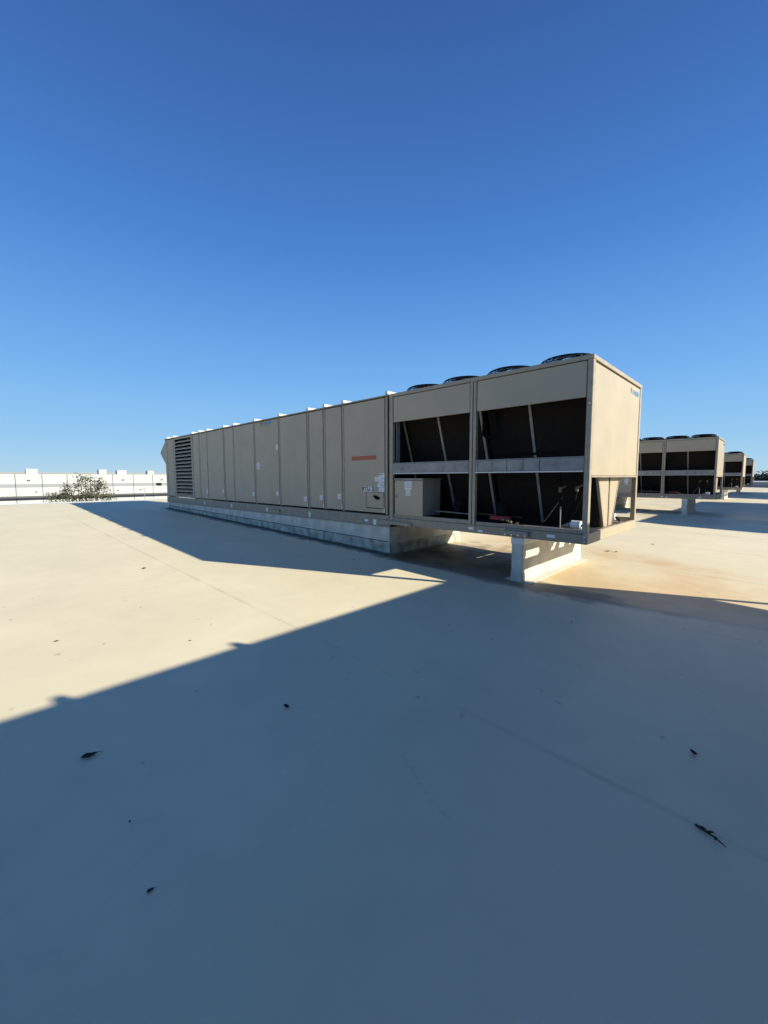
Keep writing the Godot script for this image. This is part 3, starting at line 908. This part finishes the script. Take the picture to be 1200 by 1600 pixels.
func leaf_mesh(clumps: Array, per: int, spread: float, leaf: float, cols: Array) -> ArrayMesh:
	var st := SurfaceTool.new()
	st.begin(Mesh.PRIMITIVE_TRIANGLES)
	st.set_smooth_group(-1)
	for c in clumps:
		for k in per:
			var d := Vector3(rng.randfn(0, 1), rng.randfn(0, 0.75), rng.randfn(0, 1)) * spread * 0.5
			var p: Vector3 = c + d
			var n := Vector3(rng.randfn(0, 1), rng.randfn(0, 1) + 0.6, rng.randfn(0, 1)).normalized()
			var u := n.cross(Vector3(rng.randfn(0, 1), rng.randfn(0, 1), rng.randfn(0, 1))).normalized()
			var v := n.cross(u)
			var l := leaf * rng.randf_range(0.6, 1.3)
			var col: Color = cols[rng.randi() % cols.size()] * rng.randf_range(0.75, 1.25)
			col.a = 1.0
			var q := [p - u * l * 0.5, p + v * l * 0.22 + n * l * 0.06, p + u * l * 0.5, p - v * l * 0.22 + n * l * 0.06]
			for i in [0, 1, 2, 0, 2, 3]:
				st.set_color(col)
				st.add_vertex(q[i])
	st.generate_normals()
	return st.commit()

func make_tree() -> void:
	rng.seed = 404
	var t := thing("street_tree", Vector3(-28.5, -10.0, 0.9), "thin leafy tree top showing above the roof edge", "tree")
	var s := begin()
	tube(s, [Vector3(0, 0, 0), Vector3(0.1, 3, 0.1), Vector3(-0.1, 6, 0), Vector3(0, 8.6, -0.1)], 0.20, 9, 0.07)
	obj("trunk", s, M.bark, t)
	var clumps := []
	# limbs end in the sprays seen above the edge (z to the side, y up)
	var ends := []
	for q in [[1.55, 9.78], [1.25, 9.75], [0.95, 9.85], [0.9, 10.1], [0.75, 10.35], [0.25, 10.45], [0.12, 10.72], [0.3, 9.8], [-0.1, 9.72], [-0.35, 9.95], [-0.3, 10.95], [-0.55, 10.75], [-0.75, 10.55], [-0.6, 10.3], [-0.9, 10.4], [-1.15, 10.7], [-1.2, 10.3], [-0.9, 9.9], [-0.55, 9.72], [-1.45, 9.75], [-0.15, 10.15], [0.55, 10.15], [-1.3, 9.4], [1.1, 9.3], [0.2, 9.1], [-0.6, 9.2]]:
		ends.append(Vector3(rng.randf_range(-0.7, 0.7), q[1], q[0]))
	for e in ends:
		var y0 := rng.randf_range(6.2, 8.4)
		var a := Vector3(0, y0, 0)
		var b := Vector3(e.x * 0.6, lerpf(y0, e.y, 0.55), e.z * 0.7)
		var lb := begin()
		tube(lb, [a, b, e], 0.045, 6, 0.008)
		obj("limb", lb, M.bark, t)
		for k in 5:
			clumps.append(e + Vector3(rng.randfn(0, 0.14), rng.randfn(0, 0.10), rng.randfn(0, 0.17)))
	for k in 34:
		clumps.append(Vector3(rng.randfn(0, 0.5), rng.randf_range(9.55, 9.95), rng.randf_range(-1.65, 1.7)))
	for k in 60:
		clumps.append(Vector3(rng.randfn(0, 0.9), rng.randf_range(6.8, 9.3), rng.randfn(0, 1.0)))
	var cols := [Color(0.075, 0.085, 0.03), Color(0.10, 0.105, 0.03), Color(0.055, 0.06, 0.028), Color(0.12, 0.085, 0.04)]
	share("crown", leaf_mesh(clumps, 16, 0.26, 0.13, cols), M.leaves, t)

func make_far() -> void:
	# ground round the buildings
	var g := begin()
	for i in 24:
		for j in 24:
			var x0 := -900.0 + 75.0 * i
			var z0 := -1500.0 + 75.0 * j
			quad(g, Vector3(x0, -10, z0), Vector3(x0 + 75, -10, z0), Vector3(x0 + 75, -10, z0 + 75), Vector3(x0, -10, z0 + 75), Vector3(x0, -50, z0))
	tag(obj("ground", g, M.ground), "flat open land round the buildings", "", "", "structure")
	# wooded rise beyond the far roofs
	rng.seed = 777
	var clumps := []
	for k in 1700:
		var x := rng.randf_range(-220.0, 90.0)
		var z := rng.randf_range(-520.0, -430.0)
		var top := 11.0 + 1.8 * sin(x * 0.05) + 1.2 * sin(x * 0.17 + 1.0) + rng.randf_range(-1.5, 0.8) + (-430.0 - z) * 0.012
		clumps.append(Vector3(x, top, z))
		clumps.append(Vector3(x, top - 3.5, z + 1.5))
		clumps.append(Vector3(x, top - 7.0, z + 1.5))
	var f := MeshInstance3D.new()
	f.mesh = leaf_mesh(clumps, 12, 4.6, 2.6, [Color(0.035, 0.05, 0.02), Color(0.028, 0.042, 0.018), Color(0.045, 0.058, 0.022)])
	f.material_override = M.leaves
	f.name = numbered("forest")
	f.position = Vector3(0, -10, 0)
	add_child(f)
	tag(f, "dark green wood along the horizon beyond the roofs", "woodland", "", "stuff")
	# long low pale building between the roof and the wood
	var b := thing("low_building", Vector3(10, -10, -190), "low pale grey building between the far parapet and the wood", "building")
	box("wall", Vector3(-140, 0, -18), Vector3(60, 8.0, 18), M.wh_grey, b, 0.1)
	box("roof_band", Vector3(-140.4, 8.02, -18.4), Vector3(60.4, 9.3, 18.4), M.wh_white, b, 0.1)
	# antenna mast far off
	var m := thing("antenna_mast", Vector3(-9.5, -10, -330), "thin mast rising behind the last unit", "mast")
	var s := begin()
	tube(s, [Vector3.ZERO, Vector3(0, 17.5, 0)], 0.25, 6, 0.10)
	obj("pole", s, M.wh_grey, m)
	box("foot", Vector3(-0.6, -0.05, -0.6), Vector3(0.6, 0.4, 0.6), M.wh_grey, m, 0.05)

# ---------------------------------------------------------------- sky
func sky_image() -> Image:
	# display colours by elevation (degrees), turned into light
	var stops := [[-90.0, Color8(150, 150, 140)], [-2.0, Color8(175, 193, 200)], [0.0, Color8(188, 216, 230)], [2.0, Color8(170, 211, 238)], [5.0, Color8(150, 201, 241)], [9.0, Color8(134, 190, 241)], [13.0, Color8(118, 177, 238)], [20.0, Color8(97, 156, 226)], [27.5, Color8(77, 134, 208)], [33.5, Color8(69, 121, 194)], [39.0, Color8(64, 110, 180)], [47.0, Color8(58, 98, 166)], [65.0, Color8(59, 92, 150)], [90.0, Color8(58, 89, 142)]]
	var im := Image.create(64, 720, false, Image.FORMAT_RGBF)
	for y in 720:
		var el := 90.0 - 180.0 * (y + 0.5) / 720.0
		var c: Color = stops[stops.size() - 1][1]
		for k in stops.size() - 1:
			if el >= stops[k][0] and el <= stops[k + 1][0]:
				c = stops[k][1].lerp(stops[k + 1][1], (el - stops[k][0]) / (stops[k + 1][0] - stops[k][0]))
				break
		c = c.srgb_to_linear()
		c = Color(c.r / EXPO, c.g / EXPO, c.b / EXPO)
		for x in 64: im.set_pixel(x, y, c)
	return im

func _ready() -> void:
	# camera
	var cam := Camera3D.new()
	cam.name = "camera"
	add_child(cam)
	var yaw := deg_to_rad(44.2177)
	var pitch := deg_to_rad(4.828)
	var fw := Vector3(-sin(yaw) * cos(pitch), -sin(pitch), -cos(yaw) * cos(pitch))
	var rt := Vector3(cos(yaw), 0, -sin(yaw))
	var up := rt.cross(fw)
	var roll := -0.0027
	cam.transform = Transform3D(Basis(rt * cos(roll) + up * sin(roll), up * cos(roll) - rt * sin(roll), -fw), Vector3(1.8027, 0.9072, 5.7530))
	cam.fov = 103.3
	cam.keep_aspect = Camera3D.KEEP_HEIGHT
	cam.near = 0.05
	cam.far = 3000.0
	cam.current = true
	# sky
	var we := WorldEnvironment.new()
	we.name = "world_environment"
	var env := Environment.new()
	var sky := Sky.new()
	var pm := PanoramaSkyMaterial.new()
	pm.panorama = ImageTexture.create_from_image(sky_image())
	sky.sky_material = pm
	env.background_mode = Environment.BG_SKY
	env.sky = sky
	env.tonemap_mode = Environment.TONE_MAPPER_LINEAR
	env.tonemap_exposure = EXPO
	env.sdfgi_enabled = true
	env.ssao_enabled = true
	env.ssil_enabled = true
	we.environment = env
	add_child(we)
	# sun
	var sun := DirectionalLight3D.new()
	sun.name = "sun"
	add_child(sun)
	sun.look_at_from_position(Vector3.ZERO, SUN, Vector3.UP)
	sun.light_color = Color(1.0, 0.985, 0.915)
	sun.light_energy = 1.55
	sun.light_angular_distance = 0.5
	sun.shadow_enabled = true

	make_materials()
	make_roof()
	# units in the row in front of us
	var labels := ["", "second rooftop unit, behind the condenser end of the front one", "third rooftop unit in the row, behind the second", "fourth and farthest rooftop unit in the row"]
	var names := ["front", "second", "third", "fourth"]
	var u := make_unit()
	var zs := [0.0, -15.15, -31.3, -45.3]
	for k in 4:
		var o: Node3D = u
		if k > 0:
			o = bare(u)
			o.position = Vector3(0, 0, zs[k])
			o.set_meta("label", labels[k])
		var at := Vector3(0, 0, zs[k])
		make_curb(at, 0.0, roof_y, "white membrane curb under the %s unit of the row" % names[k])
		make_support(at, 0.0, roof_y, "white support wall under the condenser end of the %s unit" % names[k])
	# the row across, out of the picture to the right, whose shadows fall over the roof
	var bl := ["crosswise rooftop unit beside the viewer, casting the near shadow", "crosswise rooftop unit farther off, casting the middle shadow", "crosswise rooftop unit farthest off, casting the far shadow"]
	var bz := [-2.53, -29.8, -53.8]
	var bn := ["nearest", "middle", "farthest"]
	for k in 3:
		var o: Node3D = bare(u)
		var at := Vector3(6.34, -0.12, bz[k])
		o.position = at
		o.rotation.y = PI / 2
		o.set_meta("label", bl[k])
		o.set_meta("group", "packaged rooftop units set crosswise")
		var low := func(_x: float) -> float: return roof_y(6.34) + 0.12
		make_curb(at, PI / 2, low, "white curb under the %s crosswise unit" % bn[k])
		make_support(at, PI / 2, low, "white support wall under the %s crosswise unit" % bn[k])
	make_debris()
	make_tree()
	make_warehouse()
	make_far()

# a copy of the unit without the placard and papers of the first one
func bare(u: Node3D) -> Node3D:
	var c: Node3D = u.duplicate()
	c.name = numbered("rooftop_unit")
	add_child(c)
	for n in c.get_children():
		if n.name.begins_with("unit_placard") or n.name.begins_with("orange_decal"):
			c.remove_child(n)
			n.free()
	return c
